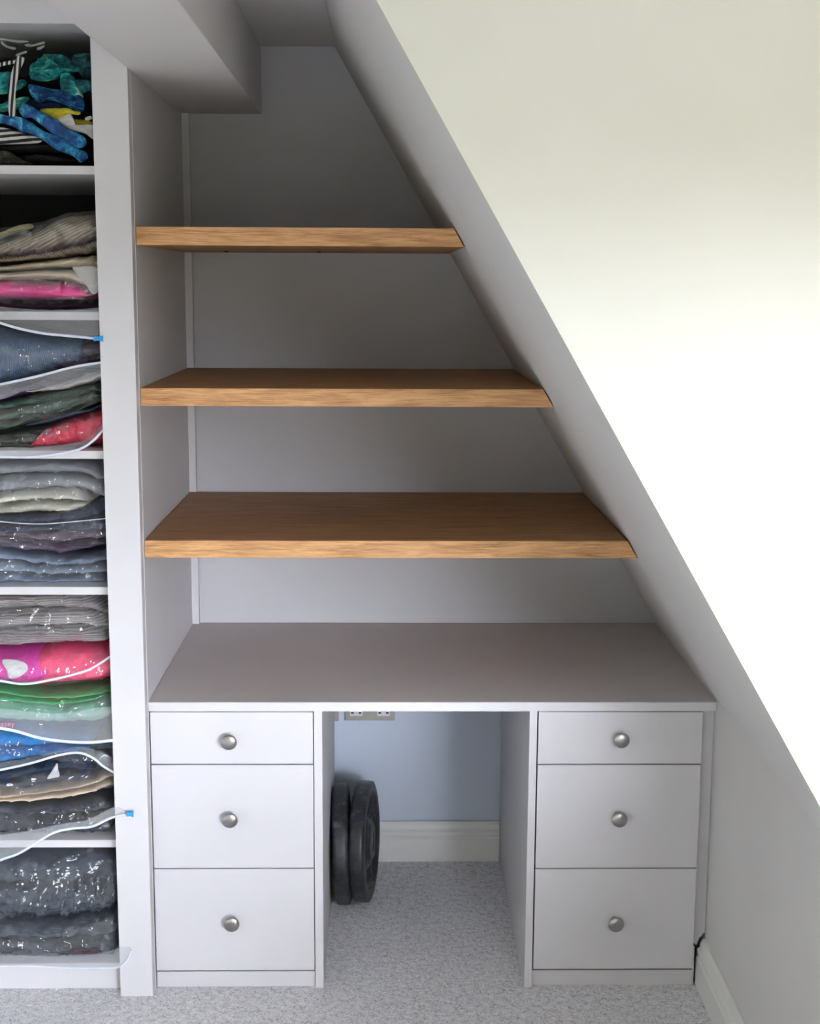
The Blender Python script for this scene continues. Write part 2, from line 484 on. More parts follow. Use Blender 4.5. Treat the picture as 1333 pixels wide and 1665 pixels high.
def lathe(bm, prof, M4, seg=32):
    """prof: (r, h) ; axis = local z"""
    rings = []
    for r, h in prof:
        if r < 1e-6:
            rings.append([bm.verts.new(M4 @ Vector((0, 0, h)))])
        else:
            rings.append([bm.verts.new(M4 @ Vector((r * math.cos(2 * math.pi * i / seg), r * math.sin(2 * math.pi * i / seg), h))) for i in range(seg)])
    for a, b in zip(rings[:-1], rings[1:]):
        for i in range(seg):
            j = (i + 1) % seg
            if len(a) == 1: bm.faces.new((a[0], b[i], b[j]))
            elif len(b) == 1: bm.faces.new((a[i], b[0], a[j]))
            else: bm.faces.new((a[i], b[i], b[j], a[j]))
RX = Matrix.Rotation(math.pi / 2, 4, 'X')   # local z -> -y
def knob(px, py, yface, parent):
    c = at(px, py, yface - 0.022)
    bm = bmesh.new()
    prof = [(0, 0), (0.0105, 0), (0.0108, 0.002), (0.0075, 0.005), (0.0068, 0.010), (0.0090, 0.014), (0.0155, 0.0165), (0.0182, 0.0195),
            (0.0188, 0.0225), (0.0178, 0.0250), (0.0150, 0.0268), (0.0080, 0.0283), (0, 0.0287)]
    lathe(bm, prof, Matrix.Translation((c.x, yface, c.z)) @ RX)
    return finish('knob', bm, M['nickel'], parent, smooth=True)

def drawer_unit(side, label, x0, x1, div, knobs, ys):
    u = empty('drawer_unit', ((x0 + x1) / 2, 0.3, 0), label, 'drawer unit')
    box('side_panel', div[0], div[1], 0.0, D - 0.012 if side == 'l' else D + 0.004, 0, ZW - TW - 0.0002, M['joinery'], u, bevel=0.0008)
    bx0, bx1 = (x0 + 0.001, div[0] - 0.0006) if side == 'l' else (div[1] + 0.0006, x1)
    box('carcass', bx0, bx1, 0.0245, D - 0.03, 0.030, ZW - TW - 0.0004, M['dark'], u)  # near-black so the gaps round the drawers read as shade
    box('plinth', bx0 + 0.001, bx1 - 0.001, 0.010, 0.024, 0, 0.0390, M['joinery'], u)
    zt = ZW - TW - 0.0025
    pxm = 400 if side == 'l' else 1000
    for i, (kx, ky) in enumerate(knobs):
        zb_ = at(pxm, ys[i], 0.0).z if i < 2 else 0.0475
        d = box('drawer', x0 + 0.0032, x1 - 0.002, -0.0005 if side == 'l' else 0.0, 0.018, zb_, zt, M['joinery'], u, bevel=0.0009)
        k = knob(kx, ky, 0.0, d)
        zt = zb_ - 0.0028
    return u
drawer_unit('l', 'left drawer unit with three pale drawers, beside the wardrobe', 0.0, 0.3852, (0.3852, 0.4050),
            [(372, 1207), (373.5, 1334), (376.5, 1503)], [1242, 1411])
ur = drawer_unit('r', 'right drawer unit with three grey drawers, beside the knee wall', 0.9096, 1.3020, (0.8916, 0.9096),
            [(1010.5, 1204), (1007.5, 1333), (1001.5, 1503.5)], [1242, 1411])
prism('filler_panel', [(1.3025, 0.105), (1.3025, ZW - TW - 0.001), (XR - 0.0008, ZW - TW - 0.001), (XR - 0.0008, 0.130), (XR - 0.006, 0.128), (XR - 0.008, 0.122), (XR - 0.013, 0.118), (XR - 0.020, 0.098)],
      0.020, 0.036, M['joinery'], ur)
box('end_panel', 1.3020, 1.3060, 0.012, 0.019, 0, 0.10, M['joinery'], ur)

# ------------------------------------------------------------------ sockets
def socket(pxl, pxr, pyb, label):
    Y = D - 0.0
    a = at(pxl, pyb, Y - 0.004); b = at(pxr, pyb, Y - 0.004)
    zb_ = (a.z + b.z) / 2
    Hs = 0.086
    s = empty('wall_socket', ((a.x + b.x) / 2, Y, zb_), label, 'socket')
    box('back_plate', a.x + 0.0008, b.x - 0.0008, Y - 0.0005, Y + 0.006, zb_ - 0.001, zb_ + Hs + 0.001, M['dark'], s)
    box('face_plate', a.x, b.x, Y - 0.0045, Y - 0.0006, zb_, zb_ + Hs, M['socket_metal'], s, bevel=0.001)
    return s, a.x, b.x, zb_, Y
s, xa, xb_, zb_, Y = socket(560.5, 641.5, 1171.5, 'nickel double socket with two white inserts below the worktop')
for cpx in (579, 623.5):
    c = at(cpx, 1160, Y - 0.005)
    ins = box('socket_insert', c.x - 0.0185, c.x + 0.0185, Y - 0.0056, Y - 0.0046, c.z - 0.0075, c.z + 0.032, M['socket_white'], s, bevel=0.0003)
    for dx in (-0.011, 0.011):
        box('slot', c.x + dx - 0.0036, c.x + dx + 0.0036, Y - 0.0062, Y - 0.0057, c.z - 0.0005, c.z + 0.0045, M['dark'], ins)
    box('slot', c.x - 0.002, c.x + 0.002, Y - 0.0062, Y - 0.0057, c.z + 0.014, c.z + 0.023, M['dark'], ins)
s, xa, xb_, zb_, Y = socket(503, 550.5, 1172.5, 'nickel wall plate mostly hidden behind the left drawer unit')
box('switch', xa + 0.025, xb_ - 0.040, Y - 0.007, Y - 0.0046, zb_ + 0.03, zb_ + 0.055, M['socket_white'], s)

# ------------------------------------------------------------------ weight plates
def plate(R, T, loc, tilt, yaw, spin, label):
    """disc with axis along local x"""
    nseg, prof = 96, []
    def depth(r, th, side):
        # half thickness at radius r
        def sm(a, b, x):
            x = min(1, max(0, (x - a) / (b - a))); return x * x * (3 - 2 * x)
        web, rim, hub = T * 0.16, T * 0.5, T * 0.52
        v = rim + (web - rim) * sm(R * 0.84, R * 0.80, r)
        v = v + (hub - v) * sm(R * 0.36, R * 0.32, r)
        # raised ring of the grip openings
        k = (th / (2 * math.pi) * 3) % 1.0
        inside = sm(0.14, 0.19, k) * (1 - sm(0.81, 0.86, k)) * sm(R * 0.44, R * 0.49, r) * (1 - sm(R * 0.71, R * 0.76, r))
        edge = sm(0.08, 0.13, k) * (1 - sm(0.87, 0.92, k)) * sm(R * 0.38, R * 0.42, r) * (1 - sm(R * 0.76, R * 0.80, r)) - inside
        v += edge * T * 0.17
        v = v * (1 - inside) + 0.0015 * inside
        if r > R * 0.93: v = rim - (r - R * 0.93) / (R * 0.07) * T * 0.09
        return v
    rs = [R * q for q in (0.16, 0.20, 0.26, 0.31, 0.33, 0.35, 0.37, 0.40, 0.43, 0.46, 0.49, 0.54, 0.60, 0.66, 0.70, 0.73, 0.76, 0.79, 0.81, 0.83, 0.85, 0.89, 0.93, 0.965, 1.0)]
    rot = Matrix.Translation(loc) @ Matrix.Rotation(yaw, 4, 'Z') @ Matrix.Rotation(tilt, 4, 'Y') @ Matrix.Rotation(spin, 4, 'X')
    bm = bmesh.new()
    rings = []
    for r in rs:
        rings.append([rot @ Vector((depth(r, 2 * math.pi * i / nseg, 1), r * math.cos(2 * math.pi * i / nseg), r * math.sin(2 * math.pi * i / nseg))) for i in range(nseg)])
    for r in (R * 1.0,):
        for q in (0.25, 0.0, -0.25):
            rr = R * (1.006 if q else 1.008)
            rings.append([rot @ Vector((q * T, rr * math.cos(2 * math.pi * i / nseg), rr * math.sin(2 * math.pi * i / nseg))) for i in range(nseg)])
    for r in rs[::-1]:
        rings.append([rot @ Vector((-depth(r, 2 * math.pi * i / nseg, 1), r * math.cos(2 * math.pi * i / nseg), r * math.sin(2 * math.pi * i / nseg))) for i in range(nseg)])
    V = [[bm.verts.new(c) for c in ring] for ring in rings]
    for a, b in zip(V, V[1:] + V[:1]):
        for i in range(nseg):
            j = (i + 1) % nseg
            bm.faces.new((a[i], b[i], b[j], a[j]))
    o = finish('weight_plate', bm, M['rubber'], smooth=True)
    # steel bush in the middle
    bm = bmesh.new()
    R2 = rot @ Matrix.Rotation(math.pi / 2, 4, 'Y')
    lathe(bm, [(R * 0.135, -T * 0.47), (R * 0.16, -T * 0.47), (R * 0.16, T * 0.47), (R * 0.135, T * 0.47), (R * 0.135, -T * 0.47)], R2)
    h = finish('centre_bush', bm, M['nickel'], None, smooth=False)
    h.parent = o
    return tag(o, label, 'weight plate')
PLR = 0.163
plate(PLR, 0.042, (0.4365, 0.485, PLR * 0.998 + 0.002), -0.035, 0.0, 0.4, 'black rubber weight plate leaning directly against the left drawer unit')
plate(PLR, 0.044, (0.4960, 0.50, PLR * 0.998 + 0.002), -0.025, -0.13, 1.1, 'black rubber weight plate nearest the open floor, its slotted face visible')

# ------------------------------------------------------------------ clothes and storage bags
def interp(pts, x):
    if x <= pts[0][0]: return pts[0][1]
    for (a, va), (b, vb) in zip(pts, pts[1:]):
        if x <= b:
            t = (x - a) / max(1e-9, b - a)
            t2 = t * t * (3 - 2 * t)
            t = 0.5 * t + 0.5 * t2
            return va + (vb - va) * t
    return pts[-1][1]
def ridged(p, sc):
    q = Vector((p.x * sc[0], p.y * sc[1], p.z * sc[2]))
    return 1 - abs(noise.noise(q)) * 2
def slab_bm(bm, top, bot, yf, depth, wr=0.004, seed=0, sc=(16, 10, 40), nx=60, nt=40, endl=0.02, endr=0.03, sq=0.55, bias=-1.0):
    """soft folded cloth between two outlines given in photograph pixels, placed at depth yf"""
    T = [(at(x, y, yf).x, at(x, y, yf).z) for x, y in top]
    B = [(at(x, y, yf).x, at(x, y, yf).z) for x, y in bot]
    x0 = max(T[0][0], B[0][0]); x1 = max(T[-1][0], B[-1][0])
    off = Vector((seed * 3.17, seed * 1.31, seed * 2.71))
    rings = []
    for i in range(nx + 1):
        s_ = i / nx
        s_ = s_ + 0.02 * math.sin(2 * math.pi * s_) * -1
        x = x0 + (x1 - x0) * s_
        zt, zb = interp(T, x), interp(B, x)
        zc, hz_ = (zt + zb) / 2, max(0.0015, (zt - zb) / 2)
        e = 1.0
        if x > x1 - endr: e = math.sqrt(max(0.0, 1 - ((x - (x1 - endr)) / endr) ** 2))
        if x < x0 + endl: e = min(e, math.sqrt(max(0.0, 1 - (((x0 + endl) - x) / endl) ** 2)))
        e = max(e, 0.04)
        ring = []
        for j in range(nt):
            th = 2 * math.pi * j / nt
            c, s2 = math.cos(th), math.sin(th)
            cy = math.copysign(abs(c) ** sq, c); sz = math.copysign(abs(s2) ** 0.8, s2)
            y = yf + depth / 2 - cy * depth / 2 * (1 - 0.03 * (1 - e))
            p = Vector((x, y, zc + sz * hz_ * (0.25 + 0.75 * e)))
            n = Vector((0, -cy, sz)).normalized()
            q_ = p + off; q_ = Vector((q_.x + q_.z * 1.3, q_.y, q_.z - q_.x * 0.25))
            dd = (ridged(q_, sc) ** 3 * wr * 2.0 - wr * 0.6) + noise.noise((p + off) * 9) * wr * 1.2 + bias * wr
            dd *= min(1.0, e * 1.2)
            p = p + Vector((0, n.y * dd, n.z * max(-0.004, min(dd, 0.004)) * 0.6))
            p.z = max(p.z, zc - hz_ * 1.02) if n.z < 0 else p.z
            ring.append(bm.verts.new(p))
        rings.append(ring)
    for a, b in zip(rings, rings[1:]):
        for j in range(nt):
            k = (j + 1) % nt
            bm.faces.new((a[j], b[j], b[k], a[k]))
    for r in (rings[0], rings[-1]):
        c = bm.verts.new(sum((v.co for v in r), Vector()) / nt)
        for j in range(nt):
            bm.faces.new((r[j], r[(j + 1) % nt], c))
def lerp_poly(a, b, t):
    xs = sorted(set([p[0] for p in a] + [p[0] for p in b]))
    return [(x, interp(a, x) * (1 - t) + interp(b, x) * t) for x in xs]
def garment(name, label, mat, top, bot, yf=0.03, depth=0.42, layers=1, wr=0.004, seed=1, group=None, cat='folded clothes', gap=0.1, jit=2.0, **kw):
    bm = bmesh.new()
    rng = random.Random(seed)
    cuts = [0.0]
    for k in range(1, layers): cuts.append(k / layers + rng.uniform(-.1, .1) / layers)
    cuts.append(1.0)
    for k in range(layers):
        t0, t1 = cuts[k], cuts[k + 1]
        tp = lerp_poly(top, bot, t0); bt = lerp_poly(top, bot, t1)
        if layers > 1:
            tp = [(x, y + rng.uniform(-jit, jit) * 0.5 - 0.6) if k else (x, y) for x, y in tp]
            bt = [(x, y + 1.2) if k < layers - 1 else (x, y) for x, y in bt]
            dx = rng.uniform(-7, 0) if k else 0
            tp[-1] = (tp[-1][0] + dx, tp[-1][1]); bt[-1] = (bt[-1][0] + dx, bt[-1][1])
        slab_bm(bm, tp, bt, yf + (rng.uniform(0, 0.014) if layers > 1 else 0), depth, wr, seed * 7 + k, **kw)
    o = finish(name, bm, mat, smooth=True)
    return tag(o, label, cat, group)
def tube_bm(bm, pts, r, ry=None, seg=8, taper=False):
    ry = ry or r
    # smooth the path
    P = []
    for i in range(len(pts) - 1):
        p0 = pts[max(i - 1, 0)]; p1 = pts[i]; p2 = pts[i + 1]; p3 = pts[min(i + 2, len(pts) - 1)]
        for k in range(6):
            t = k / 6
            P.append(0.5 * ((2 * p1) + (p2 - p0) * t + (2 * p0 - 5 * p1 + 4 * p2 - p3) * t * t + (3 * p1 - p0 - 3 * p2 + p3) * t ** 3))
    P.append(pts[-1])
    rings = []
    r0, ry0 = r, ry
    for i, p in enumerate(P):
        if taper:
            u = min(i, len(P) - 1 - i) / (len(P) * 0.14)
            k_ = 0.25 + 0.75 * math.sin(min(1, u) * math.pi / 2)
            k_ *= 1 + 0.16 * math.sin(i * 0.55)
            r, ry = r0 * k_, ry0 * k_
        d = (P[min(i + 1, len(P) - 1)] - P[max(i - 1, 0)]).normalized()
        up = Vector((0, -1, 0)); s_ = d.cross(up).normalized(); up = s_.cross(d)
        rings.append([bm.verts.new(p + s_ * math.cos(2 * math.pi * k / seg) * r + up * math.sin(2 * math.pi * k / seg) * ry) for k in range(seg)])
    for a, b in zip(rings, rings[1:]):
        for k in range(seg):
            bm.faces.new((a[k], b[k], b[(k + 1) % seg], a[(k + 1) % seg]))
    bm.faces.new(rings[0]); bm.faces.new(rings[-1][::-1])
    return P
def sheet_bm(bm, A, B, n=40, m=12, amp=0.004, seed=0, bulge=0.0):
    """thin wavy film between two 3-D polylines"""
    def samp(L, t):
        f = t * (len(L) - 1); i = min(int(f), len(L) - 2); u = f - i
        p0 = L[max(i - 1, 0)]; p1 = L[i]; p2 = L[i + 1]; p3 = L[min(i + 2, len(L) - 1)]
        return 0.5 * ((2 * p1) + (p2 - p0) * u + (2 * p0 - 5 * p1 + 4 * p2 - p3) * u * u + (3 * p1 - p0 - 3 * p2 + p3) * u ** 3)
    off = Vector((seed * 1.7, seed * 2.3, seed))
    g = []
    for i in range(n + 1):
        row = []
        for j in range(m + 1):
            t = j / m
            p = samp(A, i / n) * (1 - t) + samp(B, i / n) * t
            k = math.sin(math.pi * t)
            nz = noise.noise(Vector((p.x * 40, 0, p.z * 40)) + off) + 0.6 * (ridged(Vector((p.x, 0, p.z)) + off, (60, 1, 25)))
            row.append(bm.verts.new(p + Vector((0, -bulge * k + amp * nz * (0.3 + 0.7 * k), 0))))
        g.append(row)
    for i in range(n):
        for j in range(m):
            bm.faces.new((g[i][j], g[i + 1][j], g[i + 1][j + 1], g[i][j + 1]))
def pxl(pts, Y, Y2=None):
    n = len(pts)
    return [at(x, y, Y if Y2 is None else Y + (Y2 - Y) * i / (n - 1)) for i, (x, y) in enumerate(pts)]

def bag(label, top, bot, yf=0.015, depth=0.46, seed=0, zip_pts=None, zip_y=-0.012, flap=None, flap_y=0.004, slider=None, slider_label=None, film='film', wr=0.006, endr=0.02, zr=0.0030):
    first = at(60, (top[0][1] + bot[0][1]) / 2, yf)
    r = empty('storage_bag', (first.x, 0.2, at(60, bot[0][1], yf).z), label, 'bag', 'clear zip storage bags on the wardrobe shelves')
    bm = bmesh.new()
    slab_bm(bm, top, bot, yf, depth, wr, seed + 50, sc=(26, 14, 38), nx=110, nt=56, endr=endr, sq=0.5, bias=0.9)
    finish('film', bm, M[film], r, smooth=True)
    if zip_pts:
        bm = bmesh.new()
        Z = pxl(zip_pts, zip_y) if not isinstance(zip_y, tuple) else pxl(zip_pts, *zip_y)
        tube_bm(bm, Z, zr, 0.0016)
        finish('zip', bm, M['zip'], r, smooth=True)
        if flap:
            bm = bmesh.new()
            sheet_bm(bm, pxl(flap, flap_y), Z, seed=seed, amp=0.003, n=60)
            finish('flap', bm, M['film_hazy'], r, smooth=True, recalc=False)
    if slider:
        x0, y0, x1, y1, sy = slider
        a, b = at(x0, y0, sy), at(x1, y1, sy)
        bm = bmesh.new()
        cz = (a.z + b.z) / 2; hh = (a.z - b.z) / 2
        prism_bm(bm, [(a.x, cz - hh * 0.8), (a.x + (b.x - a.x) * 0.3, cz - hh * 0.55), (b.x - (b.x - a.x) * 0.3, cz - hh * 0.55), (b.x, cz - hh), (b.x, cz + hh),
                      (b.x - (b.x - a.x) * 0.3, cz + hh * 0.55), (a.x + (b.x - a.x) * 0.3, cz + hh * 0.55), (a.x, cz + hh * 0.8)], sy - 0.005, sy + 0.004)
        s_ = finish('slider', bm, M['slider'], r, bevel=0.0005)
        s_['label'] = 'blue plastic zip slider'
    return r

def puff(name, label, mat, outline, yf, thick=0.03, wr=0.004, seed=0, cat='garment', group=None, rings=14, sub=9, sc=30):
    """a crumpled lump of cloth whose outline is given in photograph pixels"""
    P = pxl(outline + outline[:1], yf)
    pts = []
    for i in range(len(P) - 1):
        p0 = P[(i - 1) % (len(P) - 1)]; p1 = P[i]; p2 = P[i + 1]; p3 = P[(i + 2) % (len(P) - 1)]
        for k in range(sub):
            t = k / sub
            pts.append(0.5 * ((2 * p1) + (p2 - p0) * t + (2 * p0 - 5 * p1 + 4 * p2 - p3) * t * t + (3 * p1 - p0 - 3 * p2 + p3) * t ** 3))
    c = sum(pts, Vector()) / len(pts)
    off = Vector((seed * 2.1, seed, seed * 1.3))
    bm = bmesh.new()
    loops = []
    for side in (1, -1):
        rr = range(rings, 0, -1) if side == 1 else range(1, rings + 1)
        for k in (list(range(1, rings + 1)) if side == 1 else list(range(rings - 1, 0, -1))):
            s_ = math.sin(k / rings * math.pi / 2)
            dz = math.cos(k / rings * math.pi / 2)
            loop = []
            for p in pts:
                q = c + (p - c) * s_
                w_ = ((ridged(q + off, (sc, 1, sc * 1.4)) ** 2 - 0.4) * 1.5 + (ridged(Vector((q.x + q.z * 0.8, q.y, q.z - q.x * 0.5)) + off, (sc * 0.9, 1, sc * 2.6)) ** 3 - 0.3)) * wr * (1 if side == 1 else 0.3) * min(1, dz * 1.6 + 0.15)
                loop.append(bm.verts.new(Vector((q.x, yf + thick / 2 - side * (dz * thick / 2) - w_, q.z))))
            loops.append(loop)
    n = len(pts)
    for a, b in zip(loops, loops[1:]):
        for i in range(n):
            bm.faces.new((a[i], b[i], b[(i + 1) % n], a[(i + 1) % n]))
    for L_ in (loops[0], loops[-1]):
        v = bm.verts.new(sum((q.co for q in L_), Vector()) / n)
        for i in range(n):
            bm.faces.new((L_[i], L_[(i + 1) % n], v))
    o = finish(name, bm, mat, smooth=True)
    return tag(o, label, cat, group)
def roll(name, label, mat, pts, r, yf, seed=0, cat='garment', group=None, flat=0.6, taper=None):
    P = pxl(pts, yf)
    bm = bmesh.new()
    tube_bm(bm, P, r, r * flat, seg=20, taper=True)
    off = Vector((seed, seed * 2, 0))
    for v in bm.verts:
        k = ridged(v.co + off, (38, 20, 38)) * 0.006
        v.co += Vector((0, -k, noise.noise(v.co * 40 + off) * 0.003))
    o = finish(name, bm, mat, smooth=True)
    return tag(o, label, cat, group)

F = fabric
G1 = 'swimwear heaped on the top wardrobe shelf'
# --- top bay
TEAL = tiedye('teal_tie_dye', [(0.3, (0.005, 0.05, 0.07)), (0.44, (0.008, 0.16, 0.18)), (0.55, (0.02, 0.40, 0.36)), (0.66, (0.40, 0.80, 0.66))])
BLUE = tiedye('blue_tie_dye', [(0.3, (0.003, 0.02, 0.10)), (0.46, (0.006, 0.07, 0.24)), (0.57, (0.02, 0.26, 0.44)), (0.66, (0.16, 0.66, 0.68))], 22)
BLK = F('black_cotton', (0.012, 0.012, 0.014), 0.3)
STR = stripes('black_white_stripe', 0.1, 26)
STRV = stripes('black_white_stripe_upright', 1.45, 30)
garment('black_leggings', 'black leggings spread along the bottom of the top wardrobe shelf', BLK, [(-80, 232), (0, 230), (60, 226), (150, 240)], [(-80, 268), (150, 268.5)], 0.03, 0.4, 2, 0.006, 3, G1, 'garment')
BSW = garment('black_swimsuit', 'black swimsuit bulk at the back of the top shelf heap', BLK, [(-80, 92), (0, 86), (60, 82), (110, 92), (150, 112)], [(-80, 222), (60, 222), (150, 232)], 0.10, 0.36, 2, 0.010, 4, G1, 'garment')
puff('teal_swimsuit', 'teal tie-dye top crumpled at the crest of the top shelf heap', TEAL, [(41, 113), (50, 99), (66, 87), (92, 85), (108, 92), (126, 110), (112, 113), (97, 116), (84, 126), (66, 129), (48, 127), (42, 120)], 0.055, 0.06, 0.020, 1, group=G1)
puff('dark_teal_bikini', 'dark teal bikini top in the right corner of the top shelf', tiedye('dark_teal', [(0.35, (0.004, 0.02, 0.03)), (0.6, (0.01, 0.10, 0.11)), (0.75, (0.03, 0.2, 0.2))]), [(112, 92), (126, 84), (147, 86), (150, 110), (150, 140), (138, 136), (126, 118)], 0.075, 0.05, 0.010, 2, group=G1)
puff('teal_vest', 'teal sleeve hanging below the crumpled teal top', TEAL, [(97, 120), (112, 118), (124, 134), (133, 158), (118, 156), (98, 148)], 0.058, 0.03, 0.006, 5, group=G1)
puff('blue_tie_dye_tshirt', 'blue tie-dye top folded into a wedge above the yellow garment', BLUE, [(42, 139), (48, 135), (75, 141), (108, 147), (130, 156), (133, 178), (118, 177), (95, 166), (76, 162), (62, 166), (50, 158)], 0.045, 0.045, 0.014, 3, group=G1)
puff('teal_shorts', 'teal shorts at the left edge of the top shelf', TEAL, [(-40, 120), (-5, 116), (17, 116), (20, 128), (8, 142), (-10, 150), (-40, 150)], 0.055, 0.03, 0.006, 6, group=G1)
puff('teal_cloth', 'small teal cloth behind the striped strap', TEAL, [(-30, 172), (0, 168), (20, 160), (44, 156), (40, 170), (20, 178), (-30, 182)], 0.060, 0.03, 0.006, 7, group=G1)
puff('teal_bandeau', 'narrow teal band crossing behind the blue tie-dye wedge', TEAL, [(-40, 140), (-10, 136), (20, 134), (36, 128), (40, 136), (24, 146), (0, 152), (-40, 152)], 0.065, 0.03, 0.008, 31, group=G1)
puff('turquoise_sarong', 'dark turquoise sarong fold at the far right below the bikini top', tiedye('dark_turquoise', [(0.35, (0.004, 0.02, 0.03)), (0.55, (0.008, 0.09, 0.11)), (0.7, (0.03, 0.25, 0.26))]), [(118, 130), (135, 128), (151, 134), (151, 152), (142, 146), (130, 150)], 0.052, 0.03, 0.008, 32, group=G1)
puff('navy_briefs', 'dark navy briefs between the blue wedge and the rolled pieces', F('navy_swim', (0.006, 0.012, 0.04), 0.4), [(44, 160), (60, 166), (80, 164), (105, 170), (118, 178), (90, 176), (66, 178), (50, 182), (36, 176)], 0.044, 0.03, 0.007, 33, group=G1)
YEL = F('yellow_cotton', (0.62, 0.52, 0.05), 0.15)
puff('yellow_bikini', 'bright yellow bikini piece in the top shelf heap', YEL, [(63, 179), (72, 175), (108, 175), (118, 179), (129, 181), (126, 186), (110, 184), (92, 196), (76, 187)], 0.040, 0.02, 0.004, 8, group=G1)
puff('mustard_bikini', 'mustard strap tucked under the white cloth', F('mustard', (0.35, 0.27, 0.02), 0.3), [(118, 194), (140, 195), (150, 200), (140, 206), (122, 206)], 0.046, 0.015, 0.003, 9, group=G1)
WHT = F('white_cotton', (0.68, 0.66, 0.64), 0.06)
puff('white_cloth', 'white cloth folded at the right of the top shelf heap', WHT, [(92, 194), (104, 187), (113, 184), (119, 196), (125, 204), (150, 203), (152, 226), (140, 218), (122, 213), (108, 208)], 0.036, 0.02, 0.004, 10, group=G1)
puff('white_tag', 'tiny white tag at the right end of the top shelf', WHT, [(138, 191), (146, 188), (149, 192), (144, 195), (138, 195)], 0.045, 0.01, 0.001, 11, group=G1)
roll('blue_leggings', 'upper of two blue tie-dye rolls slanting down the top shelf', BLUE, [(32, 181), (50, 182), (75, 197), (100, 213), (124, 227), (140, 236)], 0.0135, 0.030, 1, group=G1)
roll('blue_sarong', 'lower blue tie-dye roll reaching the top shelf edge', BLUE, [(-40, 190), (0, 192), (28, 199), (60, 213), (85, 228), (115, 243), (134, 254), (142, 259)], 0.0115, 0.034, 2, group=G1)
puff('striped_tshirt', 'black and white striped top folded at lower left of the top shelf', STR, [(-40, 206), (0, 206), (25, 212), (60, 222), (66, 227), (55, 232), (0, 234), (-40, 234)], 0.024, 0.03, 0.004, 12, group=G1)
bm = bmesh.new()
tube_bm(bm, pxl([(35, 92), (28, 110), (22, 130), (19, 155), (20, 178), (22, 191)], 0.030), 0.0085, 0.003, seg=10)
tube_bm(bm, pxl([(-10, 108), (5, 104), (20, 101), (30, 100)], 0.040), 0.004, 0.003, seg=8)
tag(finish('striped_swimsuit', bm, STRV, smooth=True), 'black and white striped strap hanging upright in the top shelf', 'garment', G1)
bm = bmesh.new()
for L_ in ([(-5, 66), (3, 63), (20, 66), (46, 68)], [(1, 66), (8, 74), (18, 78), (26, 79)], [(40, 73), (52, 74), (64, 71), (73, 69)], [(26, 91), (34, 87), (44, 84)], [(60, 80), (68, 77), (72, 74)]):
    tube_bm(bm, pxl(L_, 0.075), 0.0030, 0.003, seg=8, taper=True)
pp = finish('piping', bm, F('white_piping', (0.30, 0.31, 0.30), 0.05), smooth=True)
pp.parent = BSW; pp['label'] = 'white edging'
puff('printed_tshirt', 'dark olive printed garment in the lower left corner of the top shelf', tiedye('olive_print', [(0.45, (0.006, 0.006, 0.005)), (0.6, (0.03, 0.028, 0.01)), (0.7, (0.2, 0.17, 0.06))], 50), [(-40, 246), (0, 243), (18, 248), (36, 260), (50, 266), (0, 268), (-40, 268)], 0.022, 0.02, 0.003, 13, group=G1)

# --- second bay
G2 = 'folded knitwear and clothes on the wardrobe shelves'
TAU = F('taupe_rib', (0.36, 0.29, 0.205), 0.15, 0.45, 300, 1.0)
TAU2 = F('taupe_rib_flat', (0.30, 0.235, 0.155), 0.2, -0.9, 320, 0.9)
garment('taupe_jumper', 'taupe ribbed jumper on top of the second shelf pile', TAU, [(-80, 396), (0, 388), (50, 368), (100, 348), (140, 344), (157, 356)], [(-80, 428), (0, 418), (60, 411), (130, 396), (157, 388)], 0.03, 0.4, 1, 0.006, 11, G2, endr=0.03)
garment('brown_jumper', 'brown knitted jumper directly beneath the taupe ribbed jumper', TAU2, [(-80, 424), (0, 416), (60, 409), (130, 396), (158, 384)], [(-80, 432), (0, 428), (60, 424), (158, 412)], 0.034, 0.4, 1, 0.005, 12, G2)
puff('olive_cardigan', 'pale olive sleeve end behind the taupe ribbed jumper', F('olive_cream', (0.33, 0.30, 0.17), 0.1), [(-40, 385), (0, 376), (25, 366), (45, 363), (48, 370), (20, 378), (-40, 400)], 0.026, 0.05, 0.004, 14, 'folded clothes', G2)
CREAM = F('cream_knit', (0.60, 0.52, 0.37), 0.08)
garment('cream_cardigan', 'cream cardigan lying over the hot pink top', CREAM, [(-80, 432), (0, 430), (60, 422), (120, 414), (159, 411)], [(-80, 456), (0, 455), (60, 456), (110, 459), (140, 472), (159, 478)], 0.030, 0.4, 2, 0.004, 13, G2, jit=4)
PINK = F('hot_pink', (0.85, 0.015, 0.26), 0.12)
garment('pink_tshirt', 'hot pink top folded under the cream cardigan', PINK, [(-80, 453), (0, 454), (60, 458), (112, 458), (144, 474)], [(-80, 489), (60, 490), (120, 490), (146, 484)], 0.024, 0.4, 1, 0.005, 15, G2, endr=0.02)
garment('black_tshirt', 'black top at the bottom of the second shelf pile', F('black_plum', (0.02, 0.008, 0.02), 0.4), [(-80, 488), (60, 489), (140, 488), (163, 478)], [(-80, 506.5), (163, 506.5)], 0.03, 0.4, 1, 0.005, 16, G2)
bag('clear bag around the taupe ribbed jumper', [(-85, 380), (0, 366), (50, 358), (100, 342), (150, 338), (159, 348)], [(-85, 430), (60, 425), (159, 410)], 0.014, seed=1, wr=0.010)
bag('clear bag around the cream and hot pink clothes, blue slider at its corner', [(-85, 428), (60, 420), (161, 409)], [(-85, 507), (161, 507)], 0.012, seed=2,
    zip_pts=[(-85, 500), (0, 525), (30, 534), (70, 542), (110, 546), (160, 551)], zip_y=-0.030, flap=[(-85, 478), (0, 498), (60, 503), (110, 504), (161, 500)], flap_y=-0.004, slider=(153, 545, 168, 556, -0.036))
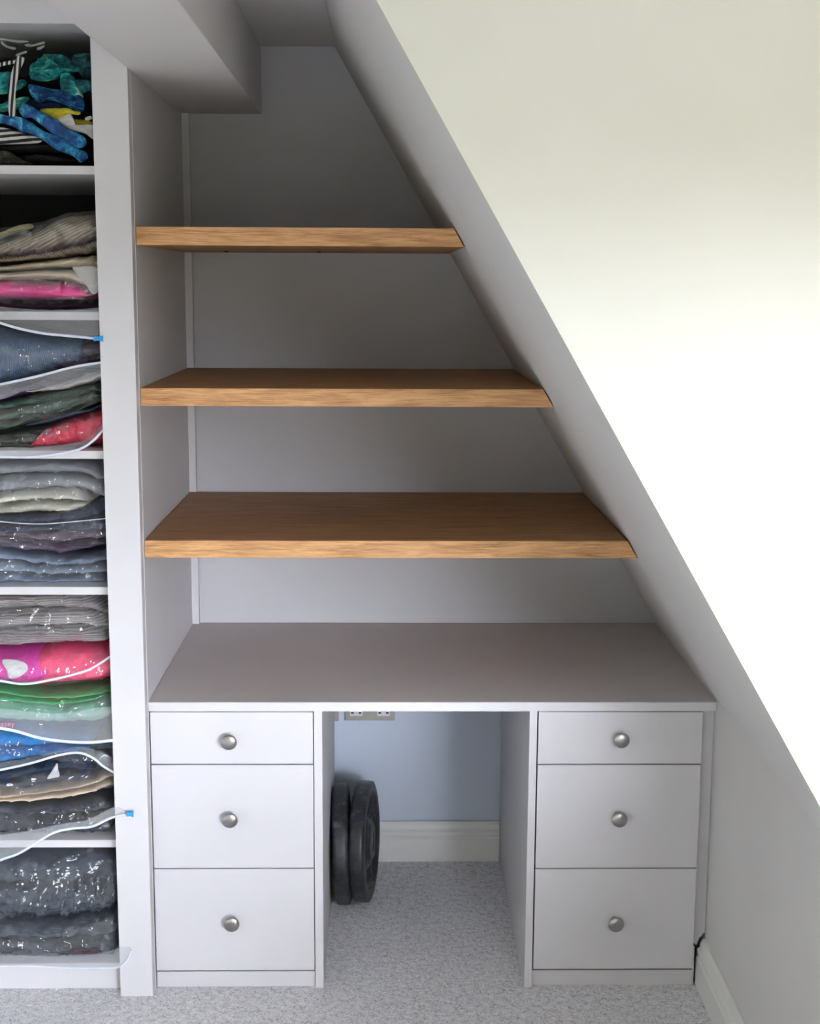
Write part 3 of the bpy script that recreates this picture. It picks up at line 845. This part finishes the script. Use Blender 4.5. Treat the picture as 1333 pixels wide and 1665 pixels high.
puff('pale_bag_corner', 'pale plastic corner of the second shelf bag', F('bag_corner_grey', (0.5, 0.48, 0.44), 0.05), [(118, 437), (126, 434), (158, 436), (160, 470), (150, 478), (138, 462)], 0.010, 0.006, 0.001, 15, 'label')  # corner of the bag's plastic, built as a separate piece
# --- third bay
BLU = F('slate_blue_rib', (0.085, 0.16, 0.27), 0.15, 1.5, 480, 1.0)
garment('blue_jumper', 'slate blue ribbed jumper filling the third shelf', BLU, [(-80, 526), (0, 534), (60, 544), (122, 548)], [(-80, 648), (0, 630), (60, 613), (126, 594)], 0.028, 0.4, 1, 0.006, 21, G2, endr=0.012)
garment('purple_scarf', 'dark purple scarf right of the slate blue jumper', F('dark_purple', (0.05, 0.018, 0.06), 0.4), [(60, 560), (110, 562), (167, 556)], [(60, 606), (110, 604), (167, 592)], 0.045, 0.38, 2, 0.008, 22, G2)
garment('plum_tshirt', 'dark plum top showing under the slate blue jumper', F('plum_dark', (0.045, 0.02, 0.055), 0.4), [(-80, 648), (0, 634), (60, 616), (100, 608)], [(-80, 668), (0, 654), (60, 640), (100, 630)], 0.034, 0.38, 1, 0.005, 23, G2)
garment('ivory_tshirt', 'ivory top thinly showing above the dark green jumper', F('ivory', (0.50, 0.47, 0.44), 0.08), [(40, 634), (100, 622), (140, 608), (167, 598)], [(40, 641), (100, 637), (140, 628), (167, 620)], 0.026, 0.38, 1, 0.004, 24, G2)
GRN = F('dark_green', (0.030, 0.085, 0.045), 0.35, None)
garment('green_jumper', 'dark green jumper folded above the crimson top', GRN, [(-80, 668), (0, 652), (50, 643), (110, 634), (150, 626), (166, 632)], [(-80, 708), (0, 702), (60, 690), (110, 678), (167, 656)], 0.024, 0.4, 3, 0.007, 25, G2, jit=5)
garment('navy_cardigan', 'navy sleeve squeezed between green jumper and crimson top', F('navy_grey', (0.05, 0.055, 0.085), 0.4), [(40, 688), (100, 670), (140, 664), (167, 654)], [(40, 697), (80, 690), (130, 676), (167, 662)], 0.020, 0.38, 1, 0.004, 26, G2)
garment('crimson_tshirt', 'crimson top at the right of the third shelf', F('crimson', (0.60, 0.004, 0.045), 0.15), [(48, 718), (62, 700), (90, 686), (130, 674), (160, 658), (168, 660)], [(48, 734), (100, 733), (140, 733), (168, 732)], 0.022, 0.4, 1, 0.008, 27, G2, endl=0.012, endr=0.01)
garment('olive_trousers', 'dark olive trousers at the bottom left of the third shelf', F('dark_olive', (0.03, 0.032, 0.018), 0.4), [(-80, 710), (0, 704), (40, 698), (64, 702)], [(-80, 733), (58, 733)], 0.030, 0.4, 2, 0.006, 28, G2)
bag('clear bag around the slate blue jumper with a pale zip across it', [(-85, 524), (0, 528), (60, 538), (130, 545), (165, 550)], [(-85, 652), (0, 634), (60, 618), (165, 592)], 0.014, seed=3,
    zip_pts=[(-85, 640), (0, 625), (60, 612), (110, 599), (140, 593), (169, 589)], zip_y=-0.016, flap=[(-85, 668), (0, 650), (40, 636), (100, 627), (140, 618), (169, 612)], flap_y=0.008)
bag('clear bag around the dark green jumper', [(-85, 664), (0, 648), (50, 639), (110, 630), (152, 622), (168, 628)], [(-85, 712), (0, 706), (60, 694), (168, 660)], 0.010, seed=4, wr=0.010)
bag('clear bag around the crimson top with a curling pale zip', [(-85, 704), (0, 700), (60, 692), (110, 674), (168, 654)], [(-85, 733), (168, 733)], 0.010, seed=5, wr=0.008,
    zip_pts=[(-85, 742), (0, 742), (50, 743), (95, 738), (130, 730), (152, 716), (167, 699)], zip_y=-0.016, flap=[(-85, 728), (0, 727), (50, 727), (95, 724), (130, 718), (150, 706), (167, 688)], flap_y=0.004)
# --- fourth bay
garment('grey_hoodie', 'light grey hoodie at the top of the fourth shelf', F('light_grey', (0.30, 0.31, 0.32), 0.15), [(-80, 752), (60, 750), (130, 752), (170, 764)], [(-80, 806), (0, 806), (60, 800), (120, 800), (171, 818)], 0.036, 0.4, 2, 0.009, 31, G2)
garment('ivory_jumper', 'ivory jumper with folded cuff on the fourth shelf', F('ivory_knit', (0.70, 0.67, 0.55), 0.05), [(-80, 810), (0, 804), (60, 798), (115, 800), (142, 812)], [(-80, 846), (0, 842), (60, 838), (110, 837), (140, 826)], 0.022, 0.4, 2, 0.006, 32, G2, jit=5, endr=0.02)
garment('navy_jumper', 'navy jumper behind the ivory jumper on the fourth shelf', F('navy', (0.025, 0.04, 0.085), 0.35), [(-80, 842), (60, 838), (120, 832), (172, 810)], [(-80, 872), (172, 868)], 0.036, 0.4, 2, 0.008, 33, G2)
garment('plum_jumper', 'dusky plum jumper below the navy jumper', F('plum', (0.105, 0.07, 0.11), 0.3), [(-80, 856), (0, 858), (60, 866), (173, 862)], [(-80, 886), (0, 892), (50, 900), (100, 906), (173, 894)], 0.028, 0.4, 2, 0.009, 34, G2)
garment('denim_jacket', 'pale blue denim jacket at the bottom of the fourth shelf', F('pale_denim', (0.22, 0.27, 0.36), 0.15), [(-80, 888), (0, 894), (60, 903), (110, 908), (174, 900)], [(-80, 953), (174, 953)], 0.026, 0.4, 3, 0.007, 35, G2, jit=7)
bag('clear bag around the light grey hoodie and ivory jumper', [(-85, 750), (60, 747), (140, 748), (170, 752)], [(-85, 850), (60, 842), (130, 836), (172, 822)], 0.008, seed=6, wr=0.012)
bag('clear bag around the navy and plum jumpers', [(-85, 842), (60, 838), (172, 812)], [(-85, 890), (60, 904), (173, 895)], 0.008, seed=7, wr=0.012,
    zip_pts=[(-85, 838), (0, 848), (60, 852), (110, 849), (172, 843)], zip_y=0.000, zr=0.0012)
bag('clear bag around the pale blue denim jacket', [(-85, 888), (0, 892), (60, 902), (120, 904), (175, 890)], [(-85, 953.5), (175, 953.5)], 0.010, seed=8, wr=0.012)
# --- fifth bay
garment('greige_jumper', 'large greige ribbed jumper at the top of the fifth shelf', F('greige_rib', (0.38, 0.345, 0.335), 0.1, 0.02, 420, 0.8), [(-80, 975), (0, 968), (60, 964), (130, 966), (177, 985)], [(-80, 1062), (0, 1060), (60, 1058), (120, 1052), (176, 1050)], 0.022, 0.4, 3, 0.006, 41, G2, jit=4, endr=0.03)
MAG = garment('magenta_tshirt', 'bright magenta top with a white patch on the fifth shelf', F('magenta', (0.75, 0.03, 0.38), 0.1), [(-80, 1064), (20, 1062), (50, 1062), (72, 1078)], [(-80, 1116), (0, 1120), (60, 1124), (76, 1110)], 0.018, 0.4, 1, 0.006, 42, G2, endr=0.03)
wp_ = puff('print_patch', 'white printed patch showing on the magenta top', WHT, [(2, 1076), (14, 1073), (38, 1078), (44, 1090), (30, 1102), (14, 1104), (10, 1092)], 0.010, 0.012, 0.003, 20, 'patch')
for o_, p_ in ((wp_, MAG),):
    del o_['category']; o_.parent = p_
garment('coral_tshirt', 'coral pink top right of the magenta one', F('coral_pink', (0.95, 0.08, 0.20), 0.08), [(30, 1066), (90, 1058), (140, 1056), (179, 1054)], [(10, 1124), (80, 1126), (140, 1122), (180, 1116)], 0.028, 0.4, 1, 0.006, 43, G2)
garment('green_tshirt', 'bright green top under the pink clothes', F('bright_green', (0.04, 0.42, 0.13), 0.2), [(-80, 1114), (0, 1120), (60, 1130), (110, 1128), (180, 1120)], [(-80, 1142), (0, 1146), (100, 1152), (150, 1146), (172, 1136)], 0.024, 0.4, 2, 0.005, 44, G2)
garment('mint_tshirt', 'mint green top hanging just below the bright green one', F('mint', (0.20, 0.47, 0.33), 0.12), [(-80, 1138), (0, 1143), (100, 1150), (176, 1138)], [(-80, 1174), (0, 1178), (80, 1184), (150, 1184), (178, 1178)], 0.022, 0.4, 1, 0.005, 45, G2)
garment('vivid_blue_tshirt', 'vivid blue top below the mint green bag', F('vivid_blue', (0.02, 0.20, 0.52), 0.25), [(-80, 1182), (0, 1188), (80, 1198), (146, 1202)], [(-80, 1260), (0, 1250), (60, 1238), (110, 1228), (147, 1224)], 0.026, 0.4, 2, 0.008, 46, G2, jit=6, endr=0.006)
garment('slate_scarf', 'grey scarf at the right behind the vivid blue top', F('slate_scarf', (0.12, 0.13, 0.17), 0.4), [(110, 1204), (182, 1204)], [(110, 1262), (182, 1256)], 0.060, 0.36, 2, 0.009, 47, G2)
NAV = F('black_navy', (0.018, 0.026, 0.048), 0.4)
NTS = garment('navy_tshirt', 'navy tshirt with a white triangle on the fifth shelf', NAV, [(-80, 1268), (0, 1256), (60, 1242), (110, 1232), (152, 1244)], [(-80, 1290), (60, 1286), (152, 1272)], 0.022, 0.4, 2, 0.006, 48, G2)
wt_ = puff('print_patch', 'white triangle printed on the navy tshirt', WHT, [(76, 1267), (84, 1254), (92, 1242), (94, 1252), (96, 1263), (86, 1266)], 0.011, 0.008, 0.001, 21, 'patch')
del wt_['category']; wt_.parent = NTS
garment('beige_tshirt', 'beige top slanting under the navy tshirt', F('beige', (0.62, 0.50, 0.37), 0.08), [(-80, 1296), (0, 1292), (60, 1286), (130, 1274), (184, 1254)], [(-80, 1306), (0, 1308), (60, 1308), (130, 1300), (184, 1287)], 0.016, 0.4, 2, 0.005, 49, G2)
garment('charcoal_jumper', 'navy charcoal jumper at the bottom of the fifth shelf', F('navy_charcoal', (0.025, 0.032, 0.048), 0.4), [(-80, 1306), (0, 1308), (80, 1306), (184, 1290)], [(-80, 1365), (184, 1365)], 0.026, 0.4, 2, 0.008, 50, G2)
bag('clear bag around the coral and magenta tops', [(-85, 1060), (60, 1060), (179, 1052)], [(-85, 1122), (60, 1128), (181, 1118)], 0.006, seed=9,
    zip_pts=[(-85, 1096), (0, 1107), (40, 1112), (85, 1105), (125, 1095), (150, 1086), (182, 1066)], zip_y=-0.008)
bag('clear bag around the greige ribbed jumper', [(-85, 970), (60, 963), (178, 966)], [(-85, 1064), (60, 1062), (178, 1052)], 0.010, seed=10, wr=0.006)
hb = bag('clear bag around the green tops, its zipped mouth drooping forward', [(-85, 1116), (60, 1128), (182, 1118)], [(-85, 1180), (60, 1188), (183, 1182)], 0.008, seed=11, wr=0.009,
    zip_pts=[(-85, 1172), (0, 1184), (30, 1190), (65, 1200), (110, 1206), (150, 1207), (190, 1203)], zip_y=-0.030, flap=[(-85, 1146), (0, 1152), (40, 1156), (80, 1160), (120, 1158), (150, 1152), (186, 1148)], flap_y=0.000, zr=0.0038)
bag('clear bag around the vivid blue top', [(-85, 1184), (0, 1188), (80, 1198), (182, 1204)], [(-85, 1264), (0, 1254), (60, 1242), (183, 1256)], 0.012, seed=12, wr=0.011,
    zip_pts=[(-85, 1268), (0, 1252), (50, 1241), (95, 1228), (128, 1224), (152, 1233), (168, 1246), (187, 1257)], zip_y=-0.014, flap=[(-85, 1254), (0, 1240), (50, 1232), (95, 1220), (128, 1214), (150, 1218), (168, 1224), (186, 1234)], flap_y=0.006)
bag('clear bag around the navy tshirt and beige top', [(-85, 1270), (60, 1246), (110, 1234), (184, 1254)], [(-85, 1308), (60, 1310), (184, 1292)], 0.006, seed=13, wr=0.008)
bag('clear bag around the charcoal jumper, blue slider over the wardrobe stile', [(-85, 1306), (60, 1308), (185, 1290)], [(-85, 1366), (185, 1366)], 0.010, seed=14, wr=0.010,
    zip_pts=[(-85, 1432), (0, 1399), (30, 1388), (60, 1370), (90, 1353), (120, 1347), (150, 1344), (180, 1330), (208, 1323)], zip_y=(-0.030, -0.046), flap=[(-85, 1360), (0, 1358), (40, 1352), (80, 1344), (110, 1338), (140, 1334), (165, 1322), (188, 1312), (206, 1319)], flap_y=-0.040, slider=(206, 1318, 217, 1328, -0.050))
# --- bottom bay
DEN = F('charcoal_denim', (0.050, 0.062, 0.080), 0.35)
garment('charcoal_jeans', 'charcoal jeans heaped at the top of the bottom shelf', DEN, [(-80, 1404), (0, 1396), (60, 1390), (140, 1388), (188, 1398)], [(-80, 1506), (0, 1507), (80, 1508), (140, 1502), (190, 1488)], 0.026, 0.4, 2, 0.013, 61, G2, jit=8)
garment('grey_jeans', 'dark grey jeans at the very bottom of the wardrobe', F('grey_denim', (0.075, 0.085, 0.10), 0.35), [(-80, 1500), (0, 1504), (80, 1508), (140, 1500), (191, 1484)], [(-80, 1558), (60, 1560), (191, 1565)], 0.020, 0.4, 2, 0.008, 62, G2, jit=6)
puff('red_cloth', 'small strip of dark red cloth in front of the bottom jeans', F('dark_red', (0.06, 0.012, 0.02), 0.3), [(108, 1549), (130, 1543), (150, 1547), (166, 1548), (150, 1551), (124, 1552)], 0.010, 0.012, 0.002, 22, 'garment')
bag('clear bag around the charcoal jeans', [(-85, 1398), (0, 1390), (60, 1386), (150, 1384), (189, 1390)], [(-85, 1510), (80, 1511), (190, 1492)], 0.008, seed=15, wr=0.014)
bag('clear bag around the bottom grey jeans, one corner over the stile', [(-85, 1500), (80, 1508), (191, 1484)], [(-85, 1566), (191, 1566)], 0.006, seed=16, wr=0.010,
    zip_pts=[(-85, 1568), (0, 1571), (60, 1571), (110, 1574), (160, 1575), (192, 1573), (206, 1562), (214, 1545)], zip_y=(-0.010, -0.045), flap=[(-85, 1548), (0, 1552), (60, 1554), (110, 1554), (150, 1552), (180, 1546), (196, 1540), (212, 1540)], flap_y=-0.040, zr=0.0026)
# faint lettering on the drooping bag mouth
fc = bpy.data.curves.new('bag_lettering', 'FONT')
fc.body = 'ossey'
fc.size = 0.019
fc.extrude = 0.0002
fo = bpy.data.objects.new('bag_lettering', fc)
p = at(-6, 1181, -0.034)
fo.location = p
fo.rotation_euler = (math.pi / 2, 0, 0)
COL.objects.link(fo)
dg = bpy.context.evaluated_depsgraph_get()
me = bpy.data.meshes.new_from_object(fo.evaluated_get(dg))
bpy.data.objects.remove(fo)
lt = bpy.data.objects.new('bag_lettering', me)
me.materials.clear(); me.materials.append(simple('pink_ink', (0.75, 0.30, 0.42), 0.6))
lt.matrix_world = Matrix.Translation(p) @ Matrix.Rotation(math.pi / 2, 4, 'X')
COL.objects.link(lt)
lt.parent = hb
lt.matrix_parent_inverse = Matrix.Translation(hb.location).inverted()
